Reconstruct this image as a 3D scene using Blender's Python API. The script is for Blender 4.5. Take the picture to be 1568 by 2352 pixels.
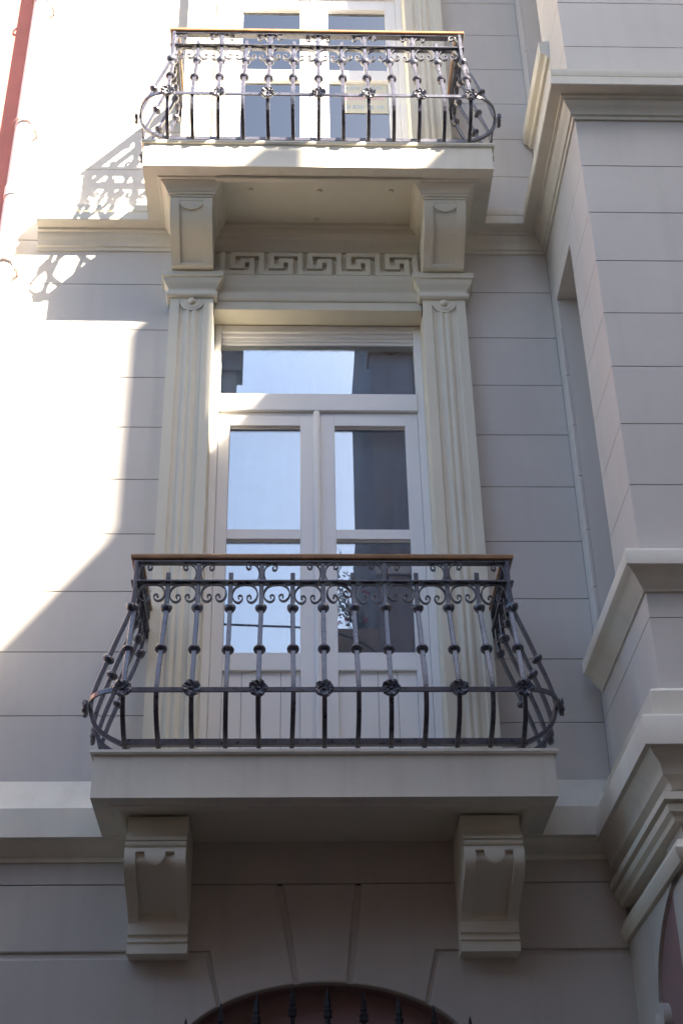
import bpy, bmesh, math, random
from mathutils import Vector, Matrix
random.seed(7)
for o in list(bpy.data.objects): bpy.data.objects.remove(o)
S = bpy.context.scene
C = S.collection

# ------------------------------------------------------------------ camera
PITCH, YAW, ROLL = math.radians(32.7259), math.radians(2.31835), math.radians(-1.09313)
fw = Vector((math.sin(YAW)*math.cos(PITCH), math.cos(YAW)*math.cos(PITCH), math.sin(PITCH)))
rt = Vector((math.cos(YAW), -math.sin(YAW), 0)); up = rt.cross(fw)
rt2 = rt*math.cos(ROLL) + up*math.sin(ROLL); up2 = -rt*math.sin(ROLL) + up*math.cos(ROLL)
cam_d = bpy.data.cameras.new('camera'); cam = bpy.data.objects.new('camera', cam_d); C.objects.link(cam)
cam.matrix_world = Matrix(((rt2.x, up2.x, -fw.x, 0), (rt2.y, up2.y, -fw.y, -7.0), (rt2.z, up2.z, -fw.z, 1.6), (0, 0, 0, 1)))
cam_d.sensor_fit = 'VERTICAL'; cam_d.sensor_height = 36; cam_d.lens = 3299.83/2352*36
cam_d.clip_end = 2000; cam_d.clip_start = .05
S.camera = cam

# ------------------------------------------------------------------ light
SUN = Vector((.98, -1, 1.15)).normalized()
ELEV = math.asin(SUN.z); AZ = math.atan2(SUN.x, SUN.y)
w = bpy.data.worlds.new('World'); S.world = w; w.use_nodes = True
nt = w.node_tree; bg = nt.nodes['Background']
sky = nt.nodes.new('ShaderNodeTexSky'); sky.sky_type = 'NISHITA'; sky.sun_disc = False
sky.sun_elevation = ELEV; sky.sun_rotation = AZ; sky.air_density = 1.0; sky.dust_density = 1.9; sky.ozone_density = .9
nt.links.new(sky.outputs[0], bg.inputs[0]); bg.inputs[1].default_value = .07
sd = bpy.data.lights.new('sun', 'SUN'); sd.energy = 5.0; sd.angle = math.radians(.53); sd.color = (1, .89, .73)
sun = bpy.data.objects.new('sun', sd); C.objects.link(sun)
sun.rotation_euler = (-SUN).to_track_quat('-Z', 'Y').to_euler(); sun.location = (8, -12, 20)
S.view_settings.view_transform = 'Standard'; S.view_settings.look = 'None'
S.view_settings.gamma = 1; S.view_settings.use_curve_mapping = False
S.view_settings.exposure = 3.05
S.render.engine = 'CYCLES'
try:
    S.cycles.max_bounces = 8; S.cycles.diffuse_bounces = 5; S.cycles.transparent_max_bounces = 8
except Exception: pass

# ------------------------------------------------------------------ materials
def mat(name, col, rough=.7, var=.06, scale=3., bump=.0, bscale=60., metal=0., spec=.4, streak=0., col2=None, fine=0., coat=0.):
    m = bpy.data.materials.new(name); m.use_nodes = True; n = m.node_tree; L = n.links
    b = n.nodes['Principled BSDF']; b.inputs['Roughness'].default_value = rough; b.inputs['Metallic'].default_value = metal
    b.inputs['Specular IOR Level'].default_value = spec
    if coat: b.inputs['Coat Weight'].default_value = coat
    tc = n.nodes.new('ShaderNodeTexCoord')
    geo = n.nodes.new('ShaderNodeNewGeometry')
    nz = n.nodes.new('ShaderNodeTexNoise'); nz.inputs['Scale'].default_value = scale; nz.inputs['Detail'].default_value = 6; nz.inputs['Roughness'].default_value = .6
    L.new(geo.outputs['Position'], nz.inputs['Vector'])
    r = n.nodes.new('ShaderNodeValToRGB'); e = r.color_ramp.elements
    a = [max(0, c*(1-var)) for c in col]; c2 = [min(1, c*(1+var)) for c in (col2 or col)]
    e[0].position = .3; e[0].color = (*a, 1); e[1].position = .7; e[1].color = (*c2, 1)
    L.new(nz.outputs[0], r.inputs[0]); out = r.outputs[0]
    if streak:
        mp = n.nodes.new('ShaderNodeMapping'); mp.inputs['Scale'].default_value = (7, 7, .5)
        L.new(geo.outputs['Position'], mp.inputs[0])
        n2 = n.nodes.new('ShaderNodeTexNoise'); n2.inputs['Scale'].default_value = 1.6; n2.inputs['Detail'].default_value = 5
        L.new(mp.outputs[0], n2.inputs['Vector'])
        r2 = n.nodes.new('ShaderNodeMapRange'); r2.inputs[1].default_value = .5; r2.inputs[2].default_value = .8; r2.inputs[3].default_value = 0; r2.inputs[4].default_value = streak
        L.new(n2.outputs[0], r2.inputs[0])
        mx = n.nodes.new('ShaderNodeMix'); mx.data_type = 'RGBA'; mx.blend_type = 'MULTIPLY'
        L.new(r2.outputs[0], mx.inputs[0]); L.new(out, mx.inputs[6]); mx.inputs[7].default_value = (.45, .42, .38, 1); out = mx.outputs[2]
    L.new(out, b.inputs['Base Color'])
    rr = n.nodes.new('ShaderNodeMapRange'); rr.inputs[3].default_value = max(.02, rough-.1); rr.inputs[4].default_value = min(1, rough+.1)
    L.new(nz.outputs[0], rr.inputs[0]); L.new(rr.outputs[0], b.inputs['Roughness'])
    if bump:
        n3 = n.nodes.new('ShaderNodeTexNoise'); n3.inputs['Scale'].default_value = bscale; n3.inputs['Detail'].default_value = 4
        L.new(geo.outputs['Position'], n3.inputs['Vector'])
        n4 = n.nodes.new('ShaderNodeTexNoise'); n4.inputs['Scale'].default_value = 2.2; n4.inputs['Detail'].default_value = 2
        L.new(geo.outputs['Position'], n4.inputs['Vector'])
        ad = n.nodes.new('ShaderNodeMath'); ad.operation = 'MULTIPLY_ADD'; ad.inputs[1].default_value = 3.0
        L.new(n4.outputs[0], ad.inputs[0]); L.new(n3.outputs[0], ad.inputs[2])
        bp = n.nodes.new('ShaderNodeBump'); bp.inputs['Strength'].default_value = bump; bp.inputs['Distance'].default_value = .004
        L.new(ad.outputs[0], bp.inputs['Height']); L.new(bp.outputs[0], b.inputs['Normal'])
    return m
M = {}
M['wall'] = mat('painted_render', (.59, .555, .515), .75, .05, 1.6, .22, 90, streak=.09)
M['trim'] = mat('cream_stucco', (.69, .645, .53), .7, .035, 2.2, .2, 80, streak=.07)
M['ledge'] = mat('cream_stucco_ledge', (.69, .65, .555), .65, .04, 2.5, .2, 80, streak=.18)
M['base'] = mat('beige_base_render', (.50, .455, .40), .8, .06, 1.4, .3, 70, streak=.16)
M['joint'] = mat('joint_shadow_gap', (.10, .09, .09), .9, .1)
M['door'] = mat('white_door_paint', (.80, .79, .785), .42, .02, 4, .08, 40, spec=.5)
M['iron'] = mat('black_iron_paint', (.034, .034, .048), .30, .3, 30, .4, 55, spec=1.0, col2=(.055, .054, .078))
M['iron2'] = mat('dull_iron_paint', (.022, .021, .026), .65, .3, 30, .4, 55, spec=.25)
M['wood'] = mat('varnished_wood', (.26, .14, .062), .35, .3, 12, .1, 60, spec=.5, coat=.3)
M['red'] = mat('red_render', (.60, .22, .17), .8, .1, 2, .3, 70)
M['pipe'] = mat('white_pipe_paint', (.74, .72, .70), .4, .03, 5)
M['clamp'] = mat('clamp_metal', (.34, .25, .22), .5, .15, 20, metal=.2)
M['haze_curtain'] = mat('pale_haze_curtain', (.58, .66, .84), .9, .05, 8)  # pale sheet added behind the panes to haze and lighten their dark parts
M['haze_curtain_dark'] = mat('dimmed_haze_curtain', (.24, .265, .31), .9, .05, 8)  # same sheet darkened in colour so sun does not bleach the upper panes
M['maroon'] = mat('maroon_wood', (.27, .165, .155), .55, .12, 6, .1, 50)
M['room'] = mat('dark_room', (.30, .31, .36), .9, .1, 2)
M['paper'] = mat('yellow_paper', (.62, .60, .50), .8, .03, 6)
M['inkb'] = mat('blue_print', (.38, .50, .62), .8, .03, 6)
M['inkm'] = mat('magenta_print', (.66, .40, .54), .8, .03, 6)
M['opp'] = mat('grey_plaster', (.15, .145, .15), .85, .12, .8, .3, 40, streak=.3)
M['opp2'] = mat('pale_plaster', (.17, .15, .125), .85, .1, .8, .3, 40, streak=.3)
M['oppt'] = mat('grey_trim', (.30, .295, .29), .8, .06, 1.5, .2, 40)
M['tile'] = mat('roof_tile', (.20, .10, .07), .8, .25, 3, .4, 25)
M['brick'] = mat('chimney_brick', (.32, .15, .10), .85, .2, 14, .5, 25)
M['street'] = mat('street_asphalt', (.045, .038, .032), .85, .25, 2, .6, 60)
M['pave'] = mat('paving_stone', (.075, .064, .054), .85, .12, 3, .4, 40)
M['leaf'] = mat('leaf_green', (.06, .10, .035), .6, .35, 9)
M['bloom'] = mat('pink_petal', (.55, .12, .2), .6, .2, 9)
M['bark'] = mat('bark', (.12, .08, .05), .9, .2, 20)
M['pot'] = mat('terracotta', (.40, .18, .10), .8, .1, 8)
M['cable'] = mat('cable_rubber', (.03, .03, .03), .6, .1, 8)

def glass_mat():
    m = bpy.data.materials.new('window_glass'); m.use_nodes = True; n = m.node_tree; L = n.links
    for x in list(n.nodes): n.nodes.remove(x)
    o = n.nodes.new('ShaderNodeOutputMaterial'); g = n.nodes.new('ShaderNodeBsdfGlossy'); g.inputs['Roughness'].default_value = .004
    g.inputs['Color'].default_value = (.93, .97, 1, 1)
    t = n.nodes.new('ShaderNodeBsdfTransparent'); t.inputs['Color'].default_value = (.84, .88, .90, 1)
    lw = n.nodes.new('ShaderNodeFresnel'); lw.inputs['IOR'].default_value = 1.55
    mr = n.nodes.new('ShaderNodeMapRange'); mr.inputs[1].default_value = 0; mr.inputs[2].default_value = 1; mr.inputs[3].default_value = GLASS_R; mr.inputs[4].default_value = 1
    L.new(lw.outputs[0], mr.inputs[0])
    nz = n.nodes.new('ShaderNodeTexNoise'); nz.inputs['Scale'].default_value = 1.7; nz.inputs['Detail'].default_value = 1
    geo = n.nodes.new('ShaderNodeNewGeometry'); L.new(geo.outputs['Position'], nz.inputs['Vector'])
    bp = n.nodes.new('ShaderNodeBump'); bp.inputs['Strength'].default_value = .012; bp.inputs['Distance'].default_value = .02
    L.new(nz.outputs[0], bp.inputs['Height']); L.new(bp.outputs[0], g.inputs['Normal'])
    x = n.nodes.new('ShaderNodeMixShader'); L.new(mr.outputs[0], x.inputs[0]); L.new(t.outputs[0], x.inputs[1]); L.new(g.outputs[0], x.inputs[2])
    L.new(x.outputs[0], o.inputs[0]); return m
GLASS_R = .11
M['glass'] = glass_mat()

# ------------------------------------------------------------------ helpers
def link(o, parent=None):
    C.objects.link(o)
    if parent is not None: o.parent = parent
    return o
def mesh(name, V, F, m, smooth=False, bev=0., seg=1):
    me = bpy.data.meshes.new(name); me.from_pydata([tuple(v) for v in V], [], [tuple(f) for f in F])
    bm = bmesh.new(); bm.from_mesh(me)
    bmesh.ops.recalc_face_normals(bm, faces=bm.faces)
    if bev:
        es = [e for e in bm.edges if len(e.link_faces) == 2 and e.calc_face_angle(0) > .5]
        bmesh.ops.bevel(bm, geom=es, offset=bev, segments=seg, profile=.7, affect='EDGES', clamp_overlap=True)
    if smooth:
        for f in bm.faces: f.smooth = True
        for e in bm.edges:
            if len(e.link_faces) == 2 and e.calc_face_angle(0) > .6: e.smooth = False
    bm.to_mesh(me); bm.free(); me.materials.append(M[m] if isinstance(m, str) else m); return me
def obj(name, me, parent=None, loc=(0, 0, 0), rot=(0, 0, 0)):
    o = bpy.data.objects.new(name, me); o.location = loc; o.rotation_euler = rot; return link(o, parent)
def thing(name, label, cat, loc=(0, 0, 0), group=None):
    o = bpy.data.objects.new(name, None); o.location = loc; o.empty_display_size = .3; link(o)
    tag(o, label, cat, group); return o
def tag(o, label=None, cat=None, group=None, kind=None):
    if label: o['label'] = label
    if cat: o['category'] = cat
    if group: o['group'] = group
    if kind: o['kind'] = kind
    return o
def boxvf(x0, x1, y0, y1, z0, z1, b=0):
    V = [(x, y, z) for x in (x0, x1) for y in (y0, y1) for z in (z0, z1)]
    F = [(0, 1, 3, 2), (4, 6, 7, 5), (0, 4, 5, 1), (2, 3, 7, 6), (0, 2, 6, 4), (1, 5, 7, 3)]
    return V, [tuple(i+b for i in f) for f in F]
def box(name, x0, x1, y0, y1, z0, z1, m, parent=None, bev=0., seg=1):
    V, F = boxvf(min(x0, x1), max(x0, x1), min(y0, y1), max(y0, y1), min(z0, z1), max(z0, z1)); return obj(name, mesh(name, V, F, m, bev > 0 and seg > 1, bev, seg), parent)
def boxes(name, L, m, parent=None, bev=0.):
    V = []; F = []
    for b in L:
        v, f = boxvf(*b, b=len(V)); V += v; F += f
    return obj(name, mesh(name, V, F, m, False, bev), parent)
def prism(poly, axis, a, b):
    """poly: 2D points; axis 'x': (y,z) extruded x a..b ; 'y': (x,z) ; 'z': (x,y)"""
    def P(p, t): return {'x': (t, p[0], p[1]), 'y': (p[0], t, p[1]), 'z': (p[0], p[1], t)}[axis]
    n = len(poly); V = [P(p, a) for p in poly]+[P(p, b) for p in poly]
    F = [tuple(range(n)), tuple(range(2*n-1, n-1, -1))]+[(i, (i+1) % n, n+(i+1) % n, n+i) for i in range(n)]
    return V, F
def prismo(name, poly, axis, a, b, m, parent=None, bev=0., smooth=False):
    V, F = prism(poly, axis, a, b); return obj(name, mesh(name, V, F, m, smooth, bev), parent)
def sweepvf(path, prof, closed=False):
    """plan path (x,y), outward on the right-hand side; prof closed polygon of (outward, z)"""
    n = len(path); V = []; F = []; k = len(prof)
    def nrm(a, b):
        d = Vector((b[0]-a[0], b[1]-a[1])).normalized(); return Vector((d.y, -d.x))
    for i in range(n):
        ns = []
        if i > 0: ns.append(nrm(path[i-1], path[i]))
        if i < n-1: ns.append(nrm(path[i], path[i+1]))
        if len(ns) == 1: mm = ns[0]
        else:
            s = ns[0]+ns[1]; mm = s/max(.2, (1+ns[0].dot(ns[1])))
        for o, z in prof: V.append((path[i][0]+mm.x*o, path[i][1]+mm.y*o, z))
    for i in range(n-1):
        for j in range(k):
            F.append((i*k+j, i*k+(j+1) % k, (i+1)*k+(j+1) % k, (i+1)*k+j))
    F.append(tuple(range(k))); F.append(tuple(range(n*k-1, (n-1)*k-1, -1)))
    return V, F
def sweep(name, path, prof, m, parent=None, bev=.0, smooth=True):
    V, F = sweepvf(path, prof); return obj(name, mesh(name, V, F, m, smooth, bev), parent)
def arc(cx, cz, r, a0, a1, n=8, rz=None):
    rz = r if rz is None else rz
    return [(cx+r*math.cos(math.radians(a0+(a1-a0)*i/n)), cz+rz*math.sin(math.radians(a0+(a1-a0)*i/n))) for i in range(n+1)]
def lathevf(prof, n=16, b=0, cap=True):
    V = []; F = []
    for r, z in prof:
        for i in range(n): a = 2*math.pi*i/n; V.append((r*math.cos(a), r*math.sin(a), z))
    k = len(prof)
    for j in range(k-1):
        for i in range(n): F.append((b+j*n+i, b+j*n+(i+1) % n, b+(j+1)*n+(i+1) % n, b+(j+1)*n+i))
    if cap: F.append(tuple(b+i for i in range(n))[::-1]); F.append(tuple(b+(k-1)*n+i for i in range(n)))
    return V, F
def smoothpath(P, n=5):
    out = []
    P = [Vector(p) for p in P]
    for i in range(len(P)-1):
        p0 = P[max(0, i-1)]; p1 = P[i]; p2 = P[i+1]; p3 = P[min(len(P)-1, i+2)]
        for j in range(n):
            t = j/n
            out.append(.5*((2*p1)+(-p0+p2)*t+(2*p0-5*p1+4*p2-p3)*t*t+(-p0+3*p1-3*p2+p3)*t**3))
    out.append(P[-1]); return out
def ribbonvf(P, side, w, t, b=0, taper=None):
    """rectangular bar along a 3D path lying in a plane with normal 'side'; w across side, t in plane"""
    side = Vector(side).normalized(); V = []; F = []; n = len(P)
    for i, p in enumerate(P):
        d = (P[min(n-1, i+1)]-P[max(0, i-1)]).normalized(); q = d.cross(side).normalized()
        k = taper(i/(n-1)) if taper else 1
        for a, c in ((-1, -1), (1, -1), (1, 1), (-1, 1)): V.append(p+side*(a*w/2*k)+q*(c*t/2*k))
    for i in range(n-1):
        for j in range(4): F.append((b+i*4+j, b+i*4+(j+1) % 4, b+(i+1)*4+(j+1) % 4, b+(i+1)*4+j))
    F.append((b, b+1, b+2, b+3)); F.append((b+n*4-1, b+n*4-2, b+n*4-3, b+n*4-4)); return V, F
def tube(P, r, n=8):
    V = []; F = []; P = [Vector(p) for p in P]; N = len(P); ref = Vector((.3, .2, .93))
    for i, p in enumerate(P):
        d = (P[min(N-1, i+1)]-P[max(0, i-1)]).normalized(); a = d.cross(ref).normalized(); c = d.cross(a)
        rr = r(i/(N-1)) if callable(r) else r
        for k in range(n): t = 2*math.pi*k/n; V.append(p+a*math.cos(t)*rr+c*math.sin(t)*rr)
    for i in range(N-1):
        for k in range(n): F.append((i*n+k, i*n+(k+1) % n, (i+1)*n+(k+1) % n, (i+1)*n+k))
    F.append(tuple(range(n))); F.append(tuple(range(N*n-1, (N-1)*n-1, -1))); return V, F

CX = .158                      # axis of the balcony doors
XL, XR = CX-.932, CX+.932      # outer pilaster edges
IL, IR = CX-.659, CX+.659      # door opening
XW = -1.93                     # left end of the house
XB, YB = 1.66, -1.155          # bay return and bay front
SLAB1, SLAB2 = 4.347, 8.465    # balcony floors
TOP = 13.5

# ================================================================== SETTING
g = box('ground', -300, 300, -300, 300, -.3, -.004, 'street'); tag(g, kind='structure')
p = box('pavement', -40, 40, -1.9, .2, -.004, .12, 'pave'); tag(p, kind='structure')
p = box('pavement_far_side', -40, 40, -9.0, -7.9, -.004, .12, 'pave'); tag(p, kind='structure')

# ================================================================== TOWN HOUSE
house = thing('town_house', 'pale grey and cream stucco house with two balconies, fluted pilasters and a projecting bay', 'building', (CX, 0, 0))
class _H: pass
def hobj(o): return o
HOUSE = house
def H(o):           # parent while keeping world coordinates
    o.parent = HOUSE; o.matrix_parent_inverse = Matrix.Translation((-CX, 0, 0)); return o
def SUB(o, part):
    o.parent = part; o.matrix_parent_inverse = Matrix.Identity(4); return o

# main wall backing (recessed behind the rendered courses)
G = .004
wall = H(boxes('main_wall', [
    (XW, IL-.02, .012, .4, 3.9, TOP), (IR+.02, XB+.6, .012, .4, 3.9, TOP),
    (IL-.02, IR+.02, .012, .4, 7.62, SLAB2-.02), (IL-.02, IR+.02, .012, .4, 3.9, SLAB1-.02),
    (IL-.02, IR+.02, .012, .4, 11.75, TOP)], 'joint'))
def courses(part, x0, x1, zs, name='wall_course'):
    for a, b in zip(zs[:-1], zs[1:]):
        SUB(box(name, x0, x1, 0, .02, a+G/2, b-G/2, 'wall', None, .0015), part)
zl = [4.40]+[7.834-.377*i for i in range(9, -1, -1)]
zl = [z for z in zl if z > 4.44]; zl = [4.25]+zl+[8.21]
courses(wall, XW, XL+.05, zl)
zr = [4.25]+sorted(7.79-.377*i for i in range(9) if 7.79-.377*i > 4.5)+[8.21]
courses(wall, XR-.05, XB, zr)
zu = [8.212, 8.837, 9.204, 9.563, 9.927, 10.30, 10.663, 11.03, 11.40, 11.77, 12.14, 12.5, 12.9, 13.3]
courses(wall, XR-.05, XB, zu)
courses(wall, XW, XL+.05, [z+.03 if 0 < i else z for i, z in enumerate(zu)])
# plain render between door heads
H(box('lintel_wall', IL-.05, IR+.05, -.001, .38, 7.60+.012, 8.30, 'trim'))
H(box('door_head_wall', IL-.05, IR+.05, .002, .38, 11.70, 13.2, 'trim'))
# reveals of the openings
for z0, z1 in ((SLAB1, 7.615), (SLAB2, 11.70)):
    for x, s in ((IL, -1), (IR, 1)):
        H(box('door_reveal', x, x+s*.045, -.003, .34, z0, z1, 'trim'))

# dark rooms behind the doors
for z0, z1 in ((SLAB1-.1, 7.75), (SLAB2-.1, 11.85)):
    H(boxes('room', [(IL-1.5, IR+1.5, 3.2, 3.3, z0-.1, z1+.1), (IL-1.6, IL-1.5, .42, 3.2, z0, z1), (IR+1.5, IR+1.6, .42, 3.2, z0, z1),
        (IL-1.6, IR+1.6, .42, 3.3, z1, z1+.1), (IL-1.6, IR+1.6, .42, 3.3, z0-.1, z0),
        (IL-1.6, IL-.02, .405, .44, z0, z1), (IR+.02, IR+1.6, .405, .44, z0, z1)], 'room'))

# ---------------------------------------------------------------- pilasters
def pilaster(x0, z0, z1, capz):
    xm = (x0[0]+x0[1])/2; h = (x0[1]-x0[0])/2
    sec = [(-h, .0), (-h, -.08), (-.078, -.08), (-.072, -.066), (-.045, -.064)] + \
          [(-.040+.028*0, -.067), (-.032, -.074), (-.018, -.078), (-.006, -.072), (0, -.068), (.006, -.072), (.018, -.078), (.032, -.074), (.040, -.067)] + \
          [(.045, -.064), (.072, -.066), (.078, -.08), (h, -.08), (h, .0)]
    V, F = prism([(xm+a, b) for a, b in sec], 'z', z0, z1)
    pl = H(obj('pilaster', mesh('pilaster', V, F, 'trim', False)))
    zc = z1-.022
    head = [(xm-h, z1-.10)]+[(xm-.075, z1-.10)]
    head = [(xm-h, z1-.099), (xm-.076, z1-.099), (xm-.076, zc)]+[(xm+.076*math.cos(a), zc+.076*math.sin(a)) for a in [math.pi+math.pi*i/14 for i in range(1, 14)]]+[(xm+.076, zc), (xm+.076, z1-.099), (xm+h, z1-.099), (xm+h, z1), (xm-h, z1)]
    SUB(prismo('pilaster_head', head, 'y', -.0795, 0, 'trim'), pl)
    V, F = lathevf([(.0255, 0), (.0255, .006), (.022, .014), (.013, .02), (.002, .0225)], 18)
    b = SUB(obj('boss', mesh('boss', V, F, 'trim', True)), pl); b.rotation_euler = (math.pi/2, 0, 0); b.location = (xm, -.078, zc-.005)
    cres = arc(xm, zc-.008, .05, 180, 360, 12)+[(xm+.036, zc-.008)]+arc(xm, zc-.008, .036, 360, 180, 12)[1:]
    SUB(prismo('crescent', cres, 'y', -.083, -.07, 'trim'), pl)
    # capital
    c = [(0, 0), (.014, .002), (.024, .012), (.026, .028), (.020, .042), (.012, .050), (.012, .062), (.018, .075), (.032, .095), (.044, .115), (.046, .135), (.058, .140), (.058, .182), (.0, .187)]
    path = [(x0[0], .004), (x0[0], -.08), (x0[1], -.08), (x0[1], .004)]
    V, F = sweepvf(path, [(-.02 if i in (0, len(c)-1) else o, capz+z) for i, (o, z) in enumerate(c)])
    SUB(obj('capital', mesh('capital', V, F, 'trim', True)), pl)
    if capz > 7: SUB(box('capital_core', x0[0]+.006, x0[1]-.006, -.075, .01, capz+.003, capz+.185, 'trim'), pl)
    return pl
for xs in ((XL, IL), (IR, XR)):
    pilaster(xs, SLAB1, 7.652, 7.652)
    pilaster(xs, SLAB2, 11.75, 11.75)

# ---------------------------------------------------------------- architrave, frieze and key pattern
sweep('architrave', [(IL-.004, 0), (IR+.004, 0)], [(-.05, 7.605), (.030, 7.605), (.030, 7.668), (.040, 7.672), (.048, 7.684), (.048, 7.732), (.034, 7.738), (.034, 7.748), (.045, 7.765), (.056, 7.79), (.064, 7.815), (.070, 7.825), (.070, 7.862), (.02, 7.874), (-.05, 7.874)], 'trim', None)
H(bpy.data.objects['architrave'])
sweep('architrave', [(IL-.004, 0), (IR+.004, 0)], [(-.05, 11.70), (.030, 11.70), (.030, 11.77), (.048, 11.785), (.048, 11.83), (.07, 11.9), (.07, 11.95), (-.05, 11.96)], 'trim', None); H(bpy.data.objects['architrave.001'])
frieze = H(box('frieze', IL-.04, IR+.04, -.012, .02, 7.868, 8.16, 'trim'))
def cellmesh(name, rects, y0, y1, m):
    xs = sorted({round(v, 5) for r in rects for v in (r[0], r[1])}); zs = sorted({round(v, 5) for r in rects for v in (r[2], r[3])})
    def ins(i, j):
        x = (xs[i]+xs[i+1])/2; z = (zs[j]+zs[j+1])/2
        return any(r[0] < x < r[1] and r[2] < z < r[3] for r in rects)
    nx, nz = len(xs)-1, len(zs)-1; fill = {(i, j) for i in range(nx) for j in range(nz) if ins(i, j)}
    V = []; F = []; idx = {}
    def v(i, j, k):
        if (i, j, k) not in idx: idx[(i, j, k)] = len(V); V.append((xs[i], (y0, y1)[k], zs[j]))
        return idx[(i, j, k)]
    for i, j in fill:
        F.append((v(i, j, 0), v(i+1, j, 0), v(i+1, j+1, 0), v(i, j+1, 0)))
        for di, dj, a, b in ((-1, 0, (i, j), (i, j+1)), (1, 0, (i+1, j), (i+1, j+1)), (0, -1, (i, j), (i+1, j)), (0, 1, (i, j+1), (i+1, j+1))):
            if (i+di, j+dj) not in fill: F.append((v(*a, 0), v(*b, 0), v(*b, 1), v(*a, 1)))
    return mesh(name, V, F, m)
PIT = .2500; WB = .0165
def seg(x0, z0, x1, z1): return (min(x0, x1)-WB, max(x0, x1)+WB, min(z0, z1)-WB, max(z0, z1)+WB)
kp = [(0, .174), (0, .0165), (.188, .0165), (.188, .121), (.127, .121), (.127, .070), (.065, .070), (.065, .174), (PIT-2*WB-.0005, .174)]
km = cellmesh('meander_key', [seg(*a, *b) for a, b in zip(kp[:-1], kp[1:])], -.012-.034, -.008, 'trim')
for i in range(5): SUB(obj('meander_key', km, None, (-.455+PIT*i, 0, 7.888)), frieze)
SUB(obj('meander_key', cellmesh('meander_end', [(IR-.045, IR-.012, 7.888, 8.0785)], -.046, -.008, 'trim')), frieze)

# ---------------------------------------------------------------- string courses
up_prof = [(-.05, 8.115), (.012, 8.115), (.016, 8.135), (.028, 8.140), (.034, 8.165), (.048, 8.185), (.062, 8.200), (.066, 8.222), (.084, 8.226), (.086, 8.244), (.150, 8.250), (.155, 8.256), (.155, 8.318), (.128, 8.324), (.126, 8.338), (.138, 8.346), (.142, 8.362), (.142, 8.398), (.0, 8.425), (-.05, 8.425)]
H(sweep('string_course', [(-1.66, 0), (-.62, 0)], up_prof, 'ledge'))
H(sweep('string_course', [(.93, 0), (XB, 0), (XB, YB), (3.6, YB)], up_prof, 'ledge'))
H(sweep('bed_moulding', [(-.62, 0), (.93, 0)], [(-.05, 8.095), (.028, 8.10), (.040, 8.118), (.060, 8.14), (.085, 8.155), (.092, 8.175), (.110, 8.18), (.112, 8.24), (-.05, 8.24)], 'trim'))
lo_prof = [(-.05, 4.02), (.010, 4.02), (.012, 4.045), (.03, 4.05), (.09, 4.085), (.10, 4.10), (.13, 4.106), (.13, 4.256), (.118, 4.272), (.0, 4.45), (-.05, 4.45)]
H(sweep('string_course', [(-3.0, 0), (-.70, 0)], lo_prof, 'ledge'))
H(sweep('string_course', [(1.0, 0), (XB+.05, 0)], lo_prof, 'ledge'))
bay_lo = [(-.05, 3.93), (.02, 3.93), (.03, 3.96), (.06, 3.98), (.07, 4.03), (.10, 4.06), (.115, 4.084), (.137, 4.088), (.137, 4.215), (.128, 4.232), (.066, 4.245), (.066, 4.375), (.056, 4.388), (.004, 4.415), (-.05, 4.415)]
H(sweep('string_course', [(XB, .0), (XB, YB), (3.6, YB)], bay_lo, 'ledge'))

# ---------------------------------------------------------------- balcony slabs
def slab(zt, th, panel):
    zb = zt-th; x0, x1, yf = CX-1.094, CX+1.094, -.632
    path = [(x0, 0), (x0, yf), (x1, yf), (x1, 0)]
    prof = [(-.02, zt), (.016, zt), (.018, zt-.014), (.012, zt-.024), (.0, zt-.026), (0, zb), (-.085, zb), (-.09, zb-.008), (-.125, zb-.012), (-.135, zb-.004), (-.14, zb+.02), (-.14, zt-.05), (-.02, zt-.05)]
    s = H(sweep('balcony_slab', path, prof, 'ledge'))
    SUB(box('slab_core', x0+.12, x1-.12, yf+.12, .02, zb+.012, zt-.004, 'trim'), s)
    zz = zb+.012
    if panel:   # raised border framing the sunk soffit panel
        ax, bx, ay, by = -.44, .756, -.53, -.13
        SUB(boxes('soffit_border', [(ax-.05, ax, ay+.012, by, zz-.032, zz+.004), (bx, bx+.05, ay+.012, by, zz-.032, zz+.004), (ax-.05, bx+.05, by, by+.03, zz-.032, zz+.004), (ax-.05, bx+.05, ay-.02, ay+.0119, zz-.032, zz+.004)], 'trim', None, .004), s)
        for x, y in ((-.272, -.424), (.164, -.415), (.62, -.422), (.155, -.16)):
            V, F = lathevf([(.018, 0), (.018, -.008), (.014, -.014), (.003, -.016)], 12)
            SUB(obj('drain_plug', mesh('drain_plug', V, F, 'trim', True), None, (x, y, zz)), s)
    return s
slab(SLAB1, .236, False); slab(SLAB2, .214, True)

# ---------------------------------------------------------------- consoles under the balconies
def console(x0, x1, prof, sunk, tongue_c, tongue_r, mar):
    """prof: outer side profile (y,z) front part from top to foot; sunk: list with same points pushed in"""
    V = []; F = []
    def add(v, f):
        b = len(V); V.extend(v); F.extend([tuple(i+b for i in q) for q in f])
    zt = prof[0][1]; zb = prof[-1][1]
    back = [(.012, zb), (.012, zt)]
    add(*prism(prof+back, 'x', x0, x0+mar)); add(*prism(prof+back, 'x', x1-mar, x1)); add(*prism(sunk+back, 'x', x0+mar, x1-mar))
    return H(obj('console', mesh('console', V, F, 'trim', False)))
def push(prof, za, zb2, d):
    out = []
    for i, (y, z) in enumerate(prof):
        if zb2 < z < za:
            a = prof[max(0, i-1)]; b = prof[min(len(prof)-1, i+1)]
            t = Vector((b[0]-a[0], b[1]-a[1])).normalized(); n = Vector((-t.y, t.x))
            if n.x < 0 or (abs(n.x) < .2 and n.y < 0): n = -n
            out.append((y+n.x*d, z+n.y*d))
        else: out.append((y, z))
    return out
def dense(p, n=4): return [(v.x, v.y) for v in smoothpath([Vector((a, b, 0)) for a, b in p], n)]
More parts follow.
